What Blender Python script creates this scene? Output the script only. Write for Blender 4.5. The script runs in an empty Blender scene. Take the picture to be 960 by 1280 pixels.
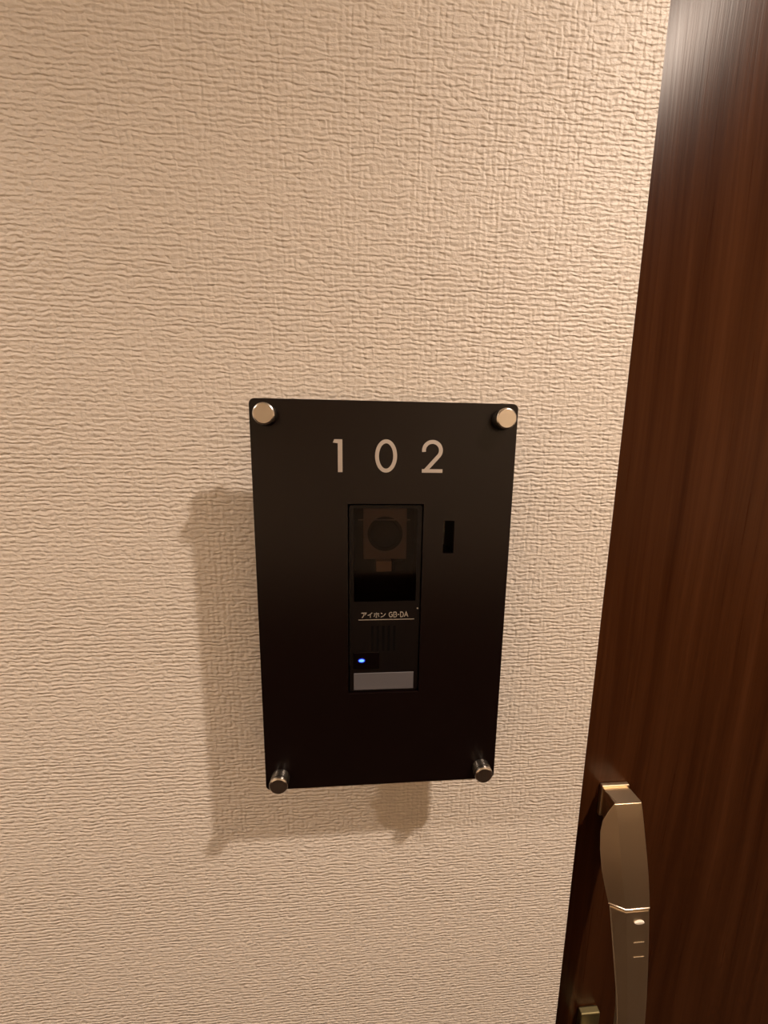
import bpy, bmesh, math, random
from mathutils import Matrix, Vector

scene = bpy.context.scene
COL = scene.collection
random.seed(4)

# ------------------------------------------------------------------ camera
CAM_Z = 1.52            # eye height of the phone
WALL_D = 0.307          # distance from lens to the papered wall (wall face is y = 0)
F_PX = 435.33           # focal length in pixels of the 960x1280 frame
RIGHT = Vector((0.99749, -0.06984, 0.01149))
DOWN = Vector((0.00077, -0.15162, -0.98844))
FWD = Vector((0.07078, 0.98597, -0.15119))
cam_data = bpy.data.cameras.new('camera')
cam_data.sensor_fit = 'VERTICAL'
cam_data.sensor_height = 36.0
cam_data.sensor_width = 27.0
cam_data.lens = F_PX * 36.0 / 1280.0
cam_data.clip_start = 0.01
cam = bpy.data.objects.new('camera', cam_data)
COL.objects.link(cam)
m = Matrix((RIGHT, -DOWN, -FWD)).transposed().to_4x4()
m.translation = Vector((0, -WALL_D, CAM_Z))
cam.matrix_world = m
scene.camera = cam

# ------------------------------------------------------------------ world, exposure
world = bpy.data.worlds.new('world')
scene.world = world
world.use_nodes = True
bg = world.node_tree.nodes['Background']
bg.inputs[0].default_value = (0.8, 0.62, 0.45, 1)
bg.inputs[1].default_value = 0.02
vs = scene.view_settings
vs.view_transform = 'Standard'
vs.look = 'None'
vs.exposure = 0.85
vs.gamma = 1.0
vs.use_curve_mapping = False

LAMP_W = 86.0
LAMP_COL = (1.0, 0.815, 0.665)
LAMP_Y = -0.64
LAMP_X = (-4.13, -1.63, 0.87, 3.37)
LAMP_GAIN = (1.2, 1.15, 0.90, 1.2)     # lamps of the row differ in output
CEIL_Z = 2.72
SPOT_DEG = 137.0

# ------------------------------------------------------------------ helpers
def tag(o, label=None, cat=None, group=None, kind=None):
    if label: o['label'] = label
    if cat: o['category'] = cat
    if group: o['group'] = group
    if kind: o['kind'] = kind
    return o

def link(name, mesh, mat=None, parent=None):
    o = bpy.data.objects.new(name, mesh)
    COL.objects.link(o)
    if mat: mesh.materials.append(mat)
    if parent: o.parent = parent
    return o

def empty(name, loc):
    o = bpy.data.objects.new(name, None)
    COL.objects.link(o)
    o.location = loc
    o.empty_display_size = 0.05
    return o

def from_bm(name, bm, mat=None, parent=None, smooth=None):
    bmesh.ops.recalc_face_normals(bm, faces=bm.faces[:])
    me = bpy.data.meshes.new(name)
    bm.to_mesh(me)
    bm.free()
    if smooth is not None:
        me.shade_smooth()
        me.set_sharp_from_angle(angle=math.radians(smooth))
    return link(name, me, mat, parent)

def add_box(bm, x0, x1, y0, y1, z0, z1):
    vs_ = [bm.verts.new((x, y, z)) for x in (x0, x1) for y in (y0, y1) for z in (z0, z1)]
    for f in ((0, 1, 3, 2), (4, 6, 7, 5), (0, 4, 5, 1), (2, 3, 7, 6), (0, 2, 6, 4), (1, 5, 7, 3)):
        bm.faces.new([vs_[i] for i in f])

def bevel_mod(o, w, seg=3, ang=30):
    b = o.modifiers.new('bevel', 'BEVEL')
    b.width = w
    b.segments = seg
    b.limit_method = 'ANGLE'
    b.angle_limit = math.radians(ang)
    b.harden_normals = True
    return o

def box(name, x0, x1, y0, y1, z0, z1, mat, parent=None, bev=0.0):
    bm = bmesh.new()
    add_box(bm, x0, x1, y0, y1, z0, z1)
    o = from_bm(name, bm, mat, parent, 40 if bev else None)
    if bev: bevel_mod(o, bev)
    return o

def prism_xz(bm, pts, y0, y1):
    """closed outline in x/z, extruded from y0 to y1 (n-gon caps)"""
    a = [bm.verts.new((x, y0, z)) for x, z in pts]
    b = [bm.verts.new((x, y1, z)) for x, z in pts]
    n = len(pts)
    bm.faces.new(a)
    bm.faces.new(b[::-1])
    for i in range(n):
        bm.faces.new((a[i], a[(i + 1) % n], b[(i + 1) % n], b[i]))

def holed_panel(name, outer, holes, y0, y1, mat, parent):
    """flat panel in x/z with through holes"""
    bm = bmesh.new()
    edges, loops = [], []
    for lp in [outer] + holes:
        v = [bm.verts.new((x, y0, z)) for x, z in lp]
        loops.append(v)
        edges += [bm.edges.new((v[i], v[(i + 1) % len(v)])) for i in range(len(v))]
    bmesh.ops.triangle_fill(bm, use_beauty=True, use_dissolve=False, edges=edges)
    back = {}
    for v in list(bm.verts):
        back[v] = bm.verts.new((v.co.x, y1, v.co.z))
    for f in list(bm.faces):
        bm.faces.new([back[v] for v in reversed(f.verts)])
    for v in loops:
        for i in range(len(v)):
            p, q = v[i], v[(i + 1) % len(v)]
            bm.faces.new((p, q, back[q], back[p]))
    return from_bm(name, bm, mat, parent)

def rrect(x0, x1, z0, z1, r, n=8):
    pts = []
    for cx, cz, a0 in ((x1 - r, z1 - r, 0), (x0 + r, z1 - r, 90), (x0 + r, z0 + r, 180), (x1 - r, z0 + r, 270)):
        for i in range(n + 1):
            a = math.radians(a0 + 90 * i / n)
            pts.append((cx + r * math.cos(a), cz + r * math.sin(a)))
    return pts

def lathe_y(bm, prof, cx, cz, seg=40):
    """profile (radius, y) revolved about an axis along y"""
    rings = []
    for r, y in prof:
        if r < 1e-7:
            rings.append([bm.verts.new((cx, y, cz))])
        else:
            rings.append([bm.verts.new((cx + r * math.cos(2 * math.pi * i / seg), y, cz + r * math.sin(2 * math.pi * i / seg))) for i in range(seg)])
    for a, b in zip(rings, rings[1:]):
        for i in range(seg):
            j = (i + 1) % seg
            if len(a) == 1 and len(b) == 1: continue
            if len(a) == 1: bm.faces.new((a[0], b[i], b[j]))
            elif len(b) == 1: bm.faces.new((a[i], a[j], b[0]))
            else: bm.faces.new((a[i], a[j], b[j], b[i]))

def ribbon(bm, pts, w, y0, y1, closed=False):
    """stroke of width w along pts in x/z, with thickness y0..y1"""
    n = len(pts)
    P = [Vector(p) for p in pts]
    L, R = [], []
    for i in range(n):
        a = P[i - 1] if (i > 0 or closed) else None
        b = P[(i + 1) % n] if (i < n - 1 or closed) else None
        d1 = (P[i] - a).normalized() if a is not None else None
        d2 = (b - P[i]).normalized() if b is not None else None
        if d1 is None: d1 = d2
        if d2 is None: d2 = d1
        n1 = Vector((-d1.y, d1.x)); n2 = Vector((-d2.y, d2.x))
        mt = (n1 + n2)
        mt = mt.normalized() if mt.length > 1e-6 else n1
        k = min(1.0 / max(mt.dot(n1), 0.3), 2.8)
        L.append(P[i] + mt * (w / 2 * k)); R.append(P[i] - mt * (w / 2 * k))
    V = [[bm.verts.new((q.x, y, q.y)) for q in side] for side in (L, R) for y in (y0, y1)]
    l0, l1, r0, r1 = V
    rng = range(n if closed else n - 1)
    for i in rng:
        j = (i + 1) % n
        bm.faces.new((l0[i], l0[j], r0[j], r0[i]))
        bm.faces.new((l1[i], r1[i], r1[j], l1[j]))
        bm.faces.new((l0[i], l1[i], l1[j], l0[j]))
        bm.faces.new((r0[i], r0[j], r1[j], r1[i]))
    if not closed:
        for i in (0, n - 1):
            bm.faces.new((l0[i], r0[i], r1[i], l1[i]))

# ------------------------------------------------------------------ materials
def mat(name, col, rough=0.5, metal=0.0, spec=0.5, emit=None, emit_s=0.0, coat=0.0):
    m_ = bpy.data.materials.new(name)
    m_.use_nodes = True
    b = m_.node_tree.nodes['Principled BSDF']
    b.inputs['Base Color'].default_value = (*col, 1)
    b.inputs['Roughness'].default_value = rough
    b.inputs['Metallic'].default_value = metal
    b.inputs['Specular IOR Level'].default_value = spec
    if coat: b.inputs['Coat Weight'].default_value = coat
    if emit:
        b.inputs['Emission Color'].default_value = (*emit, 1)
        b.inputs['Emission Strength'].default_value = emit_s
    return m_

class NT:
    def __init__(self, m_):
        self.t = m_.node_tree
        self.b = self.t.nodes['Principled BSDF']
    def n(self, typ, **kw):
        nd = self.t.nodes.new(typ)
        for k, v in kw.items(): setattr(nd, k, v)
        return nd
    def l(self, a, b): self.t.links.new(a, b)
    def math(self, op, a, b=None, c=None):
        nd = self.n('ShaderNodeMath', operation=op)
        for i, v in enumerate((a, b, c)):
            if v is None: continue
            if isinstance(v, (int, float)): nd.inputs[i].default_value = v
            else: self.l(v, nd.inputs[i])
        return nd.outputs[0]
    def noise(self, vec, scale, sc=(1, 1, 1), detail=2.0, rough=0.5, off=(0, 0, 0)):
        mp = self.n('ShaderNodeMapping')
        mp.inputs['Scale'].default_value = sc
        mp.inputs['Location'].default_value = off
        self.l(vec, mp.inputs['Vector'])
        nz = self.n('ShaderNodeTexNoise')
        nz.inputs['Scale'].default_value = scale
        nz.inputs['Detail'].default_value = detail
        nz.inputs['Roughness'].default_value = rough
        self.l(mp.outputs[0], nz.inputs['Vector'])
        return nz.outputs['Fac']
    def ramp(self, fac, stops):
        r = self.n('ShaderNodeValToRGB')
        e = r.color_ramp.elements
        while len(e) < len(stops): e.new(0.5)
        for el, (p, c) in zip(e, stops):
            el.position = p
            el.color = (*c, 1) if len(c) == 3 else c
        self.l(fac, r.inputs[0])
        return r.outputs[0]

def wallpaper(name='woven_wallpaper', lo=(0.775, 0.712, 0.640), hi=(0.790, 0.728, 0.660)):
    m_ = mat(name, hi, 0.5, spec=0.30)
    t = NT(m_)
    co = t.n('ShaderNodeTexCoord').outputs['Object']
    sep = t.n('ShaderNodeSeparateXYZ'); t.l(co, sep.inputs[0])
    X, Z = sep.outputs['X'], sep.outputs['Z']
    # thread wander
    w1 = t.noise(co, 1.0, (60, 60, 120), 2.0)
    w2 = t.noise(co, 1.0, (130, 130, 60), 2.0, off=(3, 7, 1))
    zz = t.math('ADD', Z, t.math('MULTIPLY', t.math('SUBTRACT', w1, 0.5), 0.0070))
    xx = t.math('ADD', X, t.math('MULTIPLY', t.math('SUBTRACT', w2, 0.5), 0.0060))
    weft = t.math('SINE', t.math('MULTIPLY', zz, 2 * math.pi / 0.0039))
    warp = t.math('SINE', t.math('MULTIPLY', xx, 2 * math.pi / 0.0046))
    a1 = t.noise(co, 1.0, (120, 120, 230), 2.0, off=(1, 0, 5))
    a2 = t.noise(co, 1.0, (230, 230, 90), 2.0, off=(9, 0, 2))
    ampA = t.ramp(a1, [(0.32, (0.15,) * 3), (0.66, (1.0,) * 3)])
    ampB = t.ramp(a2, [(0.34, (0.10,) * 3), (0.68, (1.0,) * 3)])
    fine = t.noise(co, 1.0, (210, 210, 380), 2.0, 0.55, off=(2, 2, 2))
    # threads show as short raised pads with pinched gaps between them
    cmb = t.n('ShaderNodeCombineXYZ')
    t.l(t.math('DIVIDE', xx, 0.0050), cmb.inputs['X'])
    t.l(t.math('DIVIDE', zz, 0.0038), cmb.inputs['Y'])
    vo = t.n('ShaderNodeTexVoronoi', voronoi_dimensions='2D', feature='F1')
    vo.inputs['Scale'].default_value = 1.0
    vo.inputs['Randomness'].default_value = 0.75
    t.l(cmb.outputs[0], vo.inputs['Vector'])
    pad = t.math('MULTIPLY', t.math('MULTIPLY', vo.outputs['Distance'], vo.outputs['Distance']), -0.75)
    h = t.math('ADD', t.math('MULTIPLY', t.math('MULTIPLY', weft, ampA), 0.30),
               t.math('MULTIPLY', t.math('MULTIPLY', warp, ampB), 0.16))
    h = t.math('ADD', h, t.math('MULTIPLY', fine, 0.85))
    h = t.math('ADD', h, pad)
    bp = t.n('ShaderNodeBump')
    bp.inputs['Strength'].default_value = 1.0
    bp.inputs['Distance'].default_value = 0.00085
    t.l(h, bp.inputs['Height'])
    t.l(bp.outputs[0], t.b.inputs['Normal'])
    big = t.noise(co, 5.0, (1, 1, 1), 3.0)
    t.l(t.ramp(big, [(0.3, lo), (0.7, hi)]), t.b.inputs['Base Color'])
    return m_

def walnut():
    m_ = mat('walnut_veneer', (0.07, 0.03, 0.015), 0.3, spec=0.055)
    t = NT(m_)
    co = t.n('ShaderNodeTexCoord').outputs['Object']
    wob = t.noise(co, 1.0, (5, 5, 1.2), 2.0)
    sep = t.n('ShaderNodeSeparateXYZ'); t.l(co, sep.inputs[0])
    cmb = t.n('ShaderNodeCombineXYZ')
    t.l(t.math('ADD', sep.outputs['X'], t.math('MULTIPLY', wob, 0.05)), cmb.inputs['X'])
    t.l(sep.outputs['Y'], cmb.inputs['Y']); t.l(sep.outputs['Z'], cmb.inputs['Z'])
    v = cmb.outputs[0]
    g1 = t.noise(v, 1.0, (42, 20, 0.9), 4.0, 0.6)
    g2 = t.noise(v, 1.0, (260, 60, 5.0), 3.0, 0.6, off=(4, 1, 0))
    g = t.math('ADD', t.math('MULTIPLY', g1, 0.72), t.math('MULTIPLY', g2, 0.28))
    t.l(t.ramp(g, [(0.34, (0.0320, 0.0092, 0.0026)), (0.50, (0.0500, 0.0160, 0.0050)), (0.66, (0.0690, 0.0235, 0.0080))]), t.b.inputs['Base Color'])
    t.l(t.math('ADD', t.math('MULTIPLY', g2, 0.08), 0.25), t.b.inputs['Roughness'])
    bp = t.n('ShaderNodeBump')
    bp.inputs['Strength'].default_value = 0.25
    bp.inputs['Distance'].default_value = 0.0004
    t.l(g2, bp.inputs['Height'])
    t.l(bp.outputs[0], t.b.inputs['Normal'])
    return m_

def brushed(name, col, rough, sc=(900, 900, 40), amt=0.12):
    m_ = mat(name, col, rough, 1.0)
    t = NT(m_)
    co = t.n('ShaderNodeTexCoord').outputs['Object']
    n_ = t.noise(co, 1.0, sc, 2.0)
    t.l(t.math('ADD', t.math('MULTIPLY', n_, amt), rough - amt / 2), t.b.inputs['Roughness'])
    return m_

def satin_panel():
    m_ = mat('black_brown_acrylic', (0.0050, 0.0020, 0.0017), 0.34, spec=0.36)
    t = NT(m_)
    co = t.n('ShaderNodeTexCoord').outputs['Object']
    n_ = t.noise(co, 30.0, (1, 1, 1), 3.0)
    t.l(t.math('ADD', t.math('MULTIPLY', n_, 0.06), 0.27), t.b.inputs['Roughness'])
    return m_

def smoked_glass():
    m_ = bpy.data.materials.new('smoked_window')
    m_.use_nodes = True
    nt = m_.node_tree
    for n_ in list(nt.nodes): nt.nodes.remove(n_)
    out = nt.nodes.new('ShaderNodeOutputMaterial')
    mix = nt.nodes.new('ShaderNodeMixShader')
    fr = nt.nodes.new('ShaderNodeFresnel'); fr.inputs['IOR'].default_value = 1.30
    tr = nt.nodes.new('ShaderNodeBsdfTransparent'); tr.inputs[0].default_value = (0.55, 0.49, 0.46, 1)
    gl = nt.nodes.new('ShaderNodeBsdfGlossy'); gl.inputs['Roughness'].default_value = 0.06
    nt.links.new(fr.outputs[0], mix.inputs[0]); nt.links.new(tr.outputs[0], mix.inputs[1])
    nt.links.new(gl.outputs[0], mix.inputs[2]); nt.links.new(mix.outputs[0], out.inputs[0])
    return m_

def carpet():
    m_ = mat('dark_carpet', (0.05, 0.035, 0.025), 0.95, spec=0.1)
    t = NT(m_)
    co = t.n('ShaderNodeTexCoord').outputs['Object']
    n_ = t.noise(co, 140.0, (1, 1, 1), 3.0)
    t.l(t.ramp(n_, [(0.35, (0.022, 0.014, 0.010)), (0.65, (0.045, 0.030, 0.021))]), t.b.inputs['Base Color'])
    return m_

def plaster():
    m_ = mat('white_ceiling_paper', (0.84, 0.80, 0.72), 0.9, spec=0.2)
    t = NT(m_)
    co = t.n('ShaderNodeTexCoord').outputs['Object']
    n_ = t.noise(co, 120.0, (1, 1, 1), 3.0)
    bp = t.n('ShaderNodeBump'); bp.inputs['Strength'].default_value = 0.3; bp.inputs['Distance'].default_value = 0.001
    t.l(n_, bp.inputs['Height']); t.l(bp.outputs[0], t.b.inputs['Normal'])
    return m_

M_WALL = wallpaper()
M_WALL2 = wallpaper('tan_wallpaper', (0.82, 0.68, 0.50), (0.84, 0.70, 0.52))
M_WOOD = walnut()
M_CARPET = carpet()
M_CEIL = plaster()
M_PANEL = satin_panel()
M_STEEL = brushed('satin_steel', (0.66, 0.62, 0.57), 0.24, (600, 600, 600), 0.06)
M_SLEEVE = brushed('dark_steel', (0.16, 0.145, 0.13), 0.32, (600, 600, 600), 0.06)
M_DIGIT = brushed('silver_print', (0.66, 0.63, 0.61), 0.55, (500, 500, 500), 0.1)
M_BRONZE = brushed('champagne_metal', (0.78, 0.63, 0.43), 0.38)
M_BRONZE2 = brushed('dull_olive_metal', (0.24, 0.20, 0.10), 0.55)
M_SCORE = mat('pale_score', (0.30, 0.24, 0.16), 0.5)
M_BUTTON = mat('pale_button', (0.85, 0.78, 0.68), 0.35)
M_TRIM = brushed('bright_trim', (0.80, 0.72, 0.60), 0.22, (300, 300, 300), 0.06)
M_BODY = mat('black_plastic', (0.0035, 0.0018, 0.0016), 0.40, spec=0.3)
M_GLOSS = mat('gloss_black_plastic', (0.0030, 0.0015, 0.0015), 0.18, spec=0.3)
M_HOLE = mat('black_void', (0.002, 0.0015, 0.0015), 0.8, spec=0.1)
M_MODULE = mat('grey_camera_module', (0.60, 0.57, 0.55), 0.6, spec=0.2)
M_LENS = mat('dark_lens', (0.02, 0.02, 0.022), 0.08)
M_WARM_BLOCK = mat('warm_pale_block', (0.95, 0.78, 0.60), 0.5)
M_PRINT = mat('pale_print', (0.33, 0.29, 0.24), 0.6)
M_CARD = mat('grey_name_card', (0.115, 0.110, 0.120), 0.35)
M_LED = mat('blue_led', (0.1, 0.2, 0.9), 0.4, emit=(0.05, 0.16, 1.0), emit_s=2.2)
M_HALO = mat('blue_led_halo', (0.01, 0.02, 0.3), 0.4, emit=(0.0, 0.008, 0.30), emit_s=0.6)
M_LAMP = mat('lamp_diffuser', (0.9, 0.85, 0.75), 0.5, emit=LAMP_COL, emit_s=30.0)
M_RING = mat('white_lamp_ring', (0.8, 0.78, 0.74), 0.5)

# ------------------------------------------------------------------ the corridor
EDGE_X = 0.2376         # where the papered wall turns into the door recess
OPEN_X1 = 1.19
OPEN_Z = 2.12
Y_OPP = -1.45
X0, X1 = -5.2, 4.6
bm = bmesh.new()
prism_xz(bm, [(X0, 0), (EDGE_X, 0), (EDGE_X, OPEN_Z), (OPEN_X1, OPEN_Z), (OPEN_X1, 0), (X1, 0), (X1, CEIL_Z), (X0, CEIL_Z)], 0.0, 0.16)
bmesh.ops.recalc_face_normals(bm, faces=bm.faces[:])
be = [e for e in bm.edges if abs(e.verts[0].co.x - EDGE_X) < 1e-5 and abs(e.verts[1].co.x - EDGE_X) < 1e-5
      and abs(e.verts[0].co.y) < 1e-5 and abs(e.verts[1].co.y) < 1e-5]
bmesh.ops.bevel(bm, geom=be, offset=0.0016, segments=3, profile=0.5, affect='EDGES')
tag(from_bm('wall_front', bm, M_WALL), kind='structure')
tag(box('wall_back', X0, X1, Y_OPP - 0.12, Y_OPP, 0, CEIL_Z, M_WALL2), kind='structure')
tag(box('wall_left', X0 - 0.12, X0, Y_OPP, 0, 0, CEIL_Z, M_WALL), kind='structure')
tag(box('wall_right', X1, X1 + 0.12, Y_OPP, 0, 0, CEIL_Z, M_WALL), kind='structure')
tag(box('floor', X0, X1, Y_OPP, 0.16, -0.08, 0, M_CARPET), kind='structure')
tag(box('ceiling', X0, X1, Y_OPP, 0.16, CEIL_Z, CEIL_Z + 0.08, M_CEIL), kind='structure')

tag(box('added_dado', X0, X1, Y_OPP, Y_OPP + 0.012, 0, 0.95, M_WOOD), 'unseen dark wooden dado added to cut bounced light', kind='structure')  # added out of view to cut bounce light on the lower wall
# downlights: the lamps that light the corridor
for i, lx in enumerate(LAMP_X):
    base = empty('downlight', (lx, LAMP_Y, CEIL_Z))
    tag(base, 'round recessed ceiling downlight with a white rim and warm lens', 'light', 'row of corridor downlights')
    bm = bmesh.new()
    segs = 40
    prof = [(0.040, -0.001), (0.052, -0.006), (0.056, -0.004), (0.057, 0.0)]
    rings = [[bm.verts.new((r * math.cos(2 * math.pi * k / segs), r * math.sin(2 * math.pi * k / segs), z)) for k in range(segs)] for r, z in prof]
    for a, b in zip(rings, rings[1:]):
        for k in range(segs):
            bm.faces.new((a[k], a[(k + 1) % segs], b[(k + 1) % segs], b[k]))
    from_bm('rim', bm, M_RING, base, 40)
    bm = bmesh.new()
    bmesh.ops.create_circle(bm, cap_ends=True, segments=segs, radius=0.040)
    bmesh.ops.translate(bm, verts=bm.verts[:], vec=(0, 0, -0.001))
    from_bm('lens', bm, M_LAMP, base)
    ld = bpy.data.lights.new('downlight_beam', 'SPOT')
    ld.energy = LAMP_W * LAMP_GAIN[i]
    ld.color = LAMP_COL
    ld.shadow_soft_size = 0.028
    ld.spot_size = math.radians(SPOT_DEG)
    ld.spot_blend = 1.0
    lo = bpy.data.objects.new('downlight_beam', ld)
    COL.objects.link(lo)
    lo.location = (lx, LAMP_Y, CEIL_Z - 0.035)

# ------------------------------------------------------------------ door
DOOR_Y = 0.090
door = box('door_1', 0.272, 1.156, DOOR_Y, DOOR_Y + 0.04, 0.006, 2.088, M_WOOD, bev=0.001)
tag(door, 'dark walnut veneer flat door with champagne metal pull handle', kind='structure')
bm = bmesh.new()
for a in ((EDGE_X, 0.268, 0, OPEN_Z), (1.160, OPEN_X1, 0, OPEN_Z), (0.268, 1.160, 2.092, OPEN_Z)):
    add_box(bm, a[0], a[1], 0.050, 0.158, a[2], a[3])
tag(from_bm('trim_1', bm, M_WOOD), 'dark wooden door frame', kind='structure')

# handle: lofted from cross sections (millimetres from the lens foot: z, front distance, left of front, left of facet, facet depth)
SEC = [(-441.0, 368.0, 332.5, 331.8, 1.0), (-452.0, 364.2, 333.3, 325.0, 5.0), (-466.0, 360.0, 333.8, 318.5, 9.0),
       (-480.0, 356.0, 333.6, 315.0, 10.5), (-500.0, 350.2, 333.2, 313.0, 11.0), (-524.0, 343.8, 333.4, 313.2, 10.5),
       (-545.0, 339.3, 335.0, 316.2, 9.2), (-560.0, 336.6, 336.8, 319.0, 8.4), (-563.0, 336.2, 337.0, 319.4, 8.3), (-585.0, 333.0, 337.8, 321.2, 7.6),
       (-612.0, 329.2, 338.6, 323.2, 7.0), (-645.0, 325.4, 340.0, 326.4, 6.6), (-680.0, 321.8, 341.8, 330.0, 6.2),
       (-717.0, 319.0, 343.0, 333.0, 6.0), (-760.0, 318.0, 343.5, 335.0, 6.0), (-800.0, 319.5, 343.5, 335.5, 6.0), (-836.0, 323.0, 343.5, 336.0, 6.0), (-914.0, 330.0, 343.5, 336.0, 6.0)]
XR = 370.0
def W(x, d, z): return (x / 1000, d / 1000 - WALL_D, CAM_Z + z / 1000)
def loft(name, secs, thick, material, parent, grow=0.0, bev=0.0):
    bm = bmesh.new()
    rows = []
    for z, d, xl, xf, fd in secs:
        g = grow
        rt = 1.2
        rows.append([bm.verts.new(W(*p, z)) for p in (
            (XR - 1 + g, d + thick), (XR + g, d + 2.5 - g), (XR - rt, d - g), (xl, d - g), (xf - g, d + fd), (xf - g + 5.0, d + fd + 4), (xl - 1, d + thick))])
    n = len(rows[0])
    for a, b in zip(rows, rows[1:]):
        for i in range(n):
            bm.faces.new((a[i], a[(i + 1) % n], b[(i + 1) % n], b[i]))
    bm.faces.new(rows[0]); bm.faces.new(rows[-1][::-1])
    o = from_bm(name, bm, material, parent, 24)
    if bev: bevel_mod(o, bev, 2, 40)
    return o
handle = loft('door_handle', SEC[:8], 20.0, M_BRONZE, door, bev=0.7)
tag(handle, 'champagne metal pull handle with bevelled side')
def Wbox(name, x0, x1, d0, d1, z0, z1, material, parent, bev):
    return box(name, x0 / 1000, x1 / 1000, d0 / 1000 - WALL_D, d1 / 1000 - WALL_D, CAM_Z + z0 / 1000, CAM_Z + z1 / 1000, material, parent, bev)
loft('seam_ring', [SEC[7], SEC[8]], 20.0, M_TRIM, handle, 0.7, 0.5)
loft('grip', SEC[8:], 20.0, M_BRONZE, handle, bev=0.3)
Wbox('upper_mount', 333.2, 369.0, 370.0, 392.0, -482.0, -441.6, M_BRONZE, handle, 0.0014)
Wbox('mount_lip', 331.5, 371.0, 391.0, 397.0, -486.0, -438.6, M_BRONZE, handle, 0.0014)
Wbox('lower_mount', 340.0, 371.0, 388.0, 397.0, -925.0, -839.0, M_BRONZE2, handle, 0.002)
Wbox('lower_arm', 342.0, 366.0, 330.0, 390.0, -912.0, -884.0, M_BRONZE2, handle, 0.002)
def front_d(z):
    for a, b in zip(SEC, SEC[1:]):
        if b[0] <= z <= a[0]:
            k = (a[0] - z) / (a[0] - b[0])
            return a[1] + (b[1] - a[1]) * k
bm = bmesh.new()
zc = -577.5; d = front_d(zc); segs = 20
top = [bm.verts.new(W(354.5 + 6.2 * math.cos(2 * math.pi * i / segs), d - 1.2, zc + 1.6 * math.sin(2 * math.pi * i / segs))) for i in range(segs)]
bot = [bm.verts.new(W(354.5 + 6.9 * math.cos(2 * math.pi * i / segs), d + 1.0, zc + 3.6 * math.sin(2 * math.pi * i / segs))) for i in range(segs)]
bm.faces.new(top)
for i in range(segs): bm.faces.new((top[i], top[(i + 1) % segs], bot[(i + 1) % segs], bot[i]))
tag(from_bm('key_button', bm, M_BUTTON, handle), 'bright oval button')
for zc in (-603.0, -622.0):
    d = front_d(zc)
    Wbox('score_line', 347.5, 361.5, d - 0.35, d + 1.5, zc - 0.3, zc + 0.3, M_SCORE, handle, 0)

# ------------------------------------------------------------------ number plate on standoffs
PX, PZ = -0.0793, CAM_Z + 0.0420      # upper left corner of the plate
PW, PH = 0.1995, 0.3238
PY0, PY1 = -0.0420, -0.0380           # front and back face
def P(x, z): return (PX + x / 1000, PZ + z / 1000)
def PB(name, x0, x1, z0, z1, d0, d1, material, parent, bev=0.0):
    """box in plate millimetres; d = distance in front of the wall, millimetres"""
    a, b = P(x0, z0), P(x1, z1)
    return box(name, a[0], b[0], -d1 / 1000, -d0 / 1000, min(a[1], b[1]), max(a[1], b[1]), material, parent, bev)

def local(o, parent):
    o.matrix_parent_inverse = parent.matrix_world.inverted()

plate = empty('room_number_plate', (PX + PW / 2, 0, PZ - PH))
tag(plate, 'dark brown acrylic room number plate reading 102 on four steel standoffs', 'sign')
bpy.context.view_layer.update()
STANDOFFS = ((12.3, -11.7), (187.4, -11.7), (12.6, -311.6), (187.0, -311.6))
win = [P(70.4, -236.0), P(129.3, -236.0), P(129.3, -76.4), P(70.4, -76.4)]
slot = [P(145.6, -116.1), P(154.1, -116.1), P(154.1, -89.6), P(145.6, -89.6)]
parts = []
panel = holed_panel('panel', rrect(PX, PX + PW, PZ - PH, PZ, 0.0042), [win, slot] + [[P(sx + 5.6 * math.cos(2 * math.pi * k / 24), sz + 5.6 * math.sin(2 * math.pi * k / 24)) for k in range(24)] for sx, sz in STANDOFFS], PY0, PY1, M_PANEL, plate)
bevel_mod(panel, 0.0005, 2, 60)
parts.append(panel)
# box that carries the plate off the wall, open where the intercom sits
carrier = holed_panel('mounting_box', [P(36, -282), P(164, -282), P(164, -60), P(36, -60)],
                      [[P(70.0, -236.5), P(129.7, -236.5), P(129.7, -76.0), P(70.0, -76.0)],
                       [P(143, -119), P(157, -119), P(157, -87), P(143, -87)]], PY1 + 0.0002, -0.0002, M_BODY, plate)
parts.append(carrier)
# numerals
DY0, DY1 = PY0 - 0.00035, PY0 + 0.0002
bm = bmesh.new()
prism_xz(bm, [P(*q) for q in ((66.7, -28.1), (66.7, -52.3), (63.3, -52.3), (63.3, -31.0), (59.7, -30.6), (60.8, -28.1))], DY0, DY1)
parts.append(from_bm('digit', bm, M_DIGIT, plate)); parts[-1]['label'] = 'silver numeral one'
bm = bmesh.new()
ribbon(bm, [P(99.4 + 6.85 * math.cos(2 * math.pi * i / 48), -40.0 + 10.9 * math.sin(2 * math.pi * i / 48)) for i in range(48)], 0.0029, DY0, DY1, True)
parts.append(from_bm('digit', bm, M_DIGIT, plate)); parts[-1]['label'] = 'silver numeral zero'
bm = bmesh.new()
arc = [P(134.6 + 6.5 * math.cos(math.radians(a)), -35.4 + 6.4 * math.sin(math.radians(a))) for a in range(190, -36, -9)]
ribbon(bm, arc + [P(129.5, -50.7)], 0.0029, DY0, DY1)
ribbon(bm, [P(126.9, -50.85), P(142.8, -50.85)], 0.0027, DY0 - 0.00002, DY1)
parts.append(from_bm('digit', bm, M_DIGIT, plate)); parts[-1]['label'] = 'silver numeral two'
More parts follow.
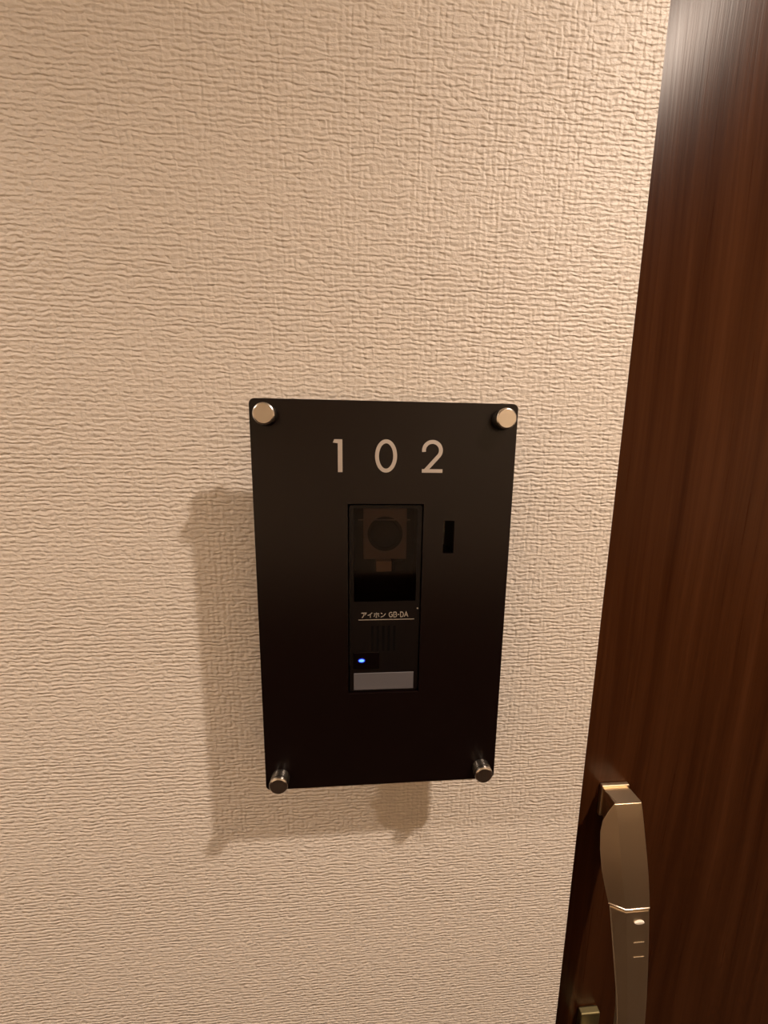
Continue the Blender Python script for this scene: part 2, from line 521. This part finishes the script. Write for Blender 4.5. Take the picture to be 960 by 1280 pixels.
# standoffs
for (sx, sz) in STANDOFFS:
    cx, cz = P(sx, sz)
    f = PY0 - 0.0092
    bm = bmesh.new()
    grooves = [(0.0078 - 0.00025 * (k % 2), PY0 - 0.0005 - 0.0007 * k) for k in range(9)]
    lathe_y(bm, [(0.0, PY1 + 0.0045), (0.0078, PY1 + 0.0045), (0.0078, PY1 - 0.0002), (0.0055, PY1 - 0.0002), (0.0055, PY0), (0.0078, PY0)]
            + grooves + [(0.0076, f + 0.0030), (0.0, f + 0.0030)], cx, cz)
    post = from_bm('standoff', bm, M_SLEEVE, plate, 30)
    parts.append(post)
    bm = bmesh.new()
    lathe_y(bm, [(0.0, f + 0.0030), (0.0078, f + 0.0030), (0.0078, f + 0.0013), (0.0076, f + 0.0007), (0.0072, f + 0.0003), (0.0066, f), (0.0, f)], cx, cz, 48)
    cap = from_bm('cap', bm, M_STEEL, post, 25)
for o in parts: local(o, plate)

# ------------------------------------------------------------------ door intercom showing through the plate's cut-out
unit = empty('door_intercom', (PX + PW / 2, 0, PZ - 0.236))
tag(unit, 'slim black camera door intercom set in the window of the number plate', 'intercom')
bpy.context.view_layer.update()
ip = []
# housing as a rim with the camera chamber open at the front
house = holed_panel('housing', rrect(*(P(71.6, 0)[0], P(128.4, 0)[0], P(0, -235.0)[1], P(0, -77.6)[1]), 0.002),
                    [[P(75.0, -156.0), P(125.0, -156.0), P(125.0, -80.0), P(75.0, -80.0)]], -0.0405, -0.0004, M_BODY, unit)
ip.append(house)
ip.append(PB('chamber_back', 75.0, 125.0, -156.0, -80.0, 6.0, 22.0, M_BODY, unit))
ip.append(PB('camera_module', 82.6, 117.2, -122.0, -80.6, 22.0, 36.6, M_MODULE, unit, 0.001))
cx, cz = P(99.8, -101.0)
bm = bmesh.new()
lathe_y(bm, [(0.0140, -0.0364), (0.0140, -0.0370), (0.0118, -0.0374), (0.0112, -0.0366)], cx, cz)
ring = from_bm('lens_ring', bm, M_BODY, unit, 40); ip.append(ring)
bm = bmesh.new()
lathe_y(bm, [(0.0112, -0.0364)] + [(0.0112 * math.cos(math.radians(a)), -0.0364 - 0.0028 * math.sin(math.radians(a))) for a in range(10, 90, 10)] + [(0.0, -0.0392)], cx, cz)
ip.append(from_bm('camera_lens', bm, M_LENS, unit, 60))
ip.append(PB('module_ledge', 78.4, 119.5, -90.0, -89.2, 36.0, 37.6, M_MODULE, unit))
ip.append(PB('chamber_block', 92.9, 105.3, -131.9, -123.2, 22.0, 37.8, M_WARM_BLOCK, unit, 0.0006))  # pale warm block behind the smoked window
ip.append(PB('chamber_block', 107.5, 116.5, -133.0, -124.0, 22.0, 36.0, M_BODY, unit, 0.0006))
ip.append(PB('camera_window', 75.1, 124.9, -155.9, -80.1, 39.5, 40.4, smoked_glass(), unit))
# lower half: speaker slots, call button, lamp, name card
for sx in (89.0, 93.5, 98.0, 102.5, 107.0):
    ip.append(PB('speaker_slot', sx, sx + 2.0, -199.0, -177.0, 40.2, 40.56, M_HOLE, unit))
ip.append(PB('call_button', 74.6, 96.0, -214.5, -199.5, 40.0, 41.2, M_GLOSS, unit, 0.0006))
ip.append(PB('dividing_line', 78.7, 124.2, -171.75, -171.2, 40.3, 40.62, M_PRINT, unit))
ip.append(PB('name_card', 74.8, 124.8, -233.6, -218.4, 40.2, 41.0, M_CARD, unit, 0.0004))
cx, cz = P(128.0 - 1.2, -162.3)
bm = bmesh.new()
lathe_y(bm, [(0.0, -0.04065), (0.0007, -0.04065), (0.0007, -0.0402)], cx, cz, 12)
ip.append(from_bm('microphone_dot', bm, M_PRINT, unit))
# indicator lamp
bm = bmesh.new()
cx, cz = P(81.3, -206.8)
n = 20
a = [bm.verts.new((cx + 0.0021 * math.cos(2 * math.pi * i / n), -0.0416, cz + 0.0011 * math.sin(2 * math.pi * i / n))) for i in range(n)]
b = [bm.verts.new((cx + 0.0024 * math.cos(2 * math.pi * i / n), -0.0410, cz + 0.0014 * math.sin(2 * math.pi * i / n))) for i in range(n)]
bm.faces.new(a)
for i in range(n): bm.faces.new((a[i], a[(i + 1) % n], b[(i + 1) % n], b[i]))
led = from_bm('indicator_lamp', bm, M_LED, unit); led['label'] = 'glowing blue lamp'
ip.append(led)
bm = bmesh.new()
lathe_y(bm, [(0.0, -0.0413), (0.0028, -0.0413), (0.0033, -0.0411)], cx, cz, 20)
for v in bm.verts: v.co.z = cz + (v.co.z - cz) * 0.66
ip.append(from_bm('lamp_halo', bm, M_HALO, unit))  # emissive blue disc stands in for the glow around the lamp
# printed lettering, drawn as strokes in a unit box (x 0..1, z 0..1)
def arcpts(cx, cz, rx, rz, a0, a1, n=10):
    return [(cx + rx * math.cos(math.radians(a0 + (a1 - a0) * i / n)), cz + rz * math.sin(math.radians(a0 + (a1 - a0) * i / n))) for i in range(n + 1)]
GL = {
    'a_kana': [[(0.05, 0.95), (0.95, 0.95), (0.80, 0.68), (0.62, 0.55)], [(0.50, 0.72), (0.46, 0.35), (0.18, 0.0)]],
    'i_kana': [[(0.90, 1.0), (0.55, 0.66), (0.05, 0.45)], [(0.56, 0.66), (0.56, 0.0)]],
    'ho_kana': [[(0.05, 0.76), (0.95, 0.76)], [(0.50, 1.0), (0.50, 0.03), (0.36, 0.08)], [(0.25, 0.55), (0.06, 0.18)], [(0.75, 0.55), (0.94, 0.18)]],
    'n_kana': [[(0.08, 0.92), (0.36, 0.72)], [(0.08, 0.06), (0.60, 0.30), (0.95, 0.78)]],
    'G': [arcpts(0.5, 0.5, 0.45, 0.48, 50, 340) + [(0.95, 0.48), (0.58, 0.48)]],
    'B': [[(0.12, 0.0), (0.12, 1.0), (0.58, 1.0)] + arcpts(0.58, 0.77, 0.28, 0.23, 90, -90, 6) + arcpts(0.60, 0.27, 0.32, 0.27, 90, -90, 6) + [(0.12, 0.0)]],
    '-': [[(0.1, 0.5), (0.9, 0.5)]],
    'D': [[(0.12, 0.0), (0.12, 1.0), (0.45, 1.0)] + arcpts(0.45, 0.5, 0.46, 0.5, 80, -80, 8) + [(0.45, 0.0), (0.12, 0.0)]],
    'A': [[(0.02, 0.0), (0.5, 1.0), (0.98, 0.0)], [(0.2, 0.36), (0.8, 0.36)]],
}
def write(seq, x, z0, h, adv):
    bm = bmesh.new()
    for g, w_ in seq:
        for st in GL[g]:
            ribbon(bm, [P(x + q[0] * w_, z0 + q[1] * h) for q in st], 0.00055, -0.0408, -0.0404)
        x += w_ + adv
    return from_bm('lettering', bm, M_PRINT, unit)
ip.append(write([('a_kana', 4.4), ('i_kana', 4.2), ('ho_kana', 4.8), ('n_kana', 4.4)], 80.8, -169.6, 4.2, 0.75))
ip.append(write([('G', 3.2), ('B', 2.9), ('-', 1.8), ('D', 3.0), ('A', 3.2)], 103.4, -169.4, 4.2, 0.4))
for o in ip: local(o, unit)
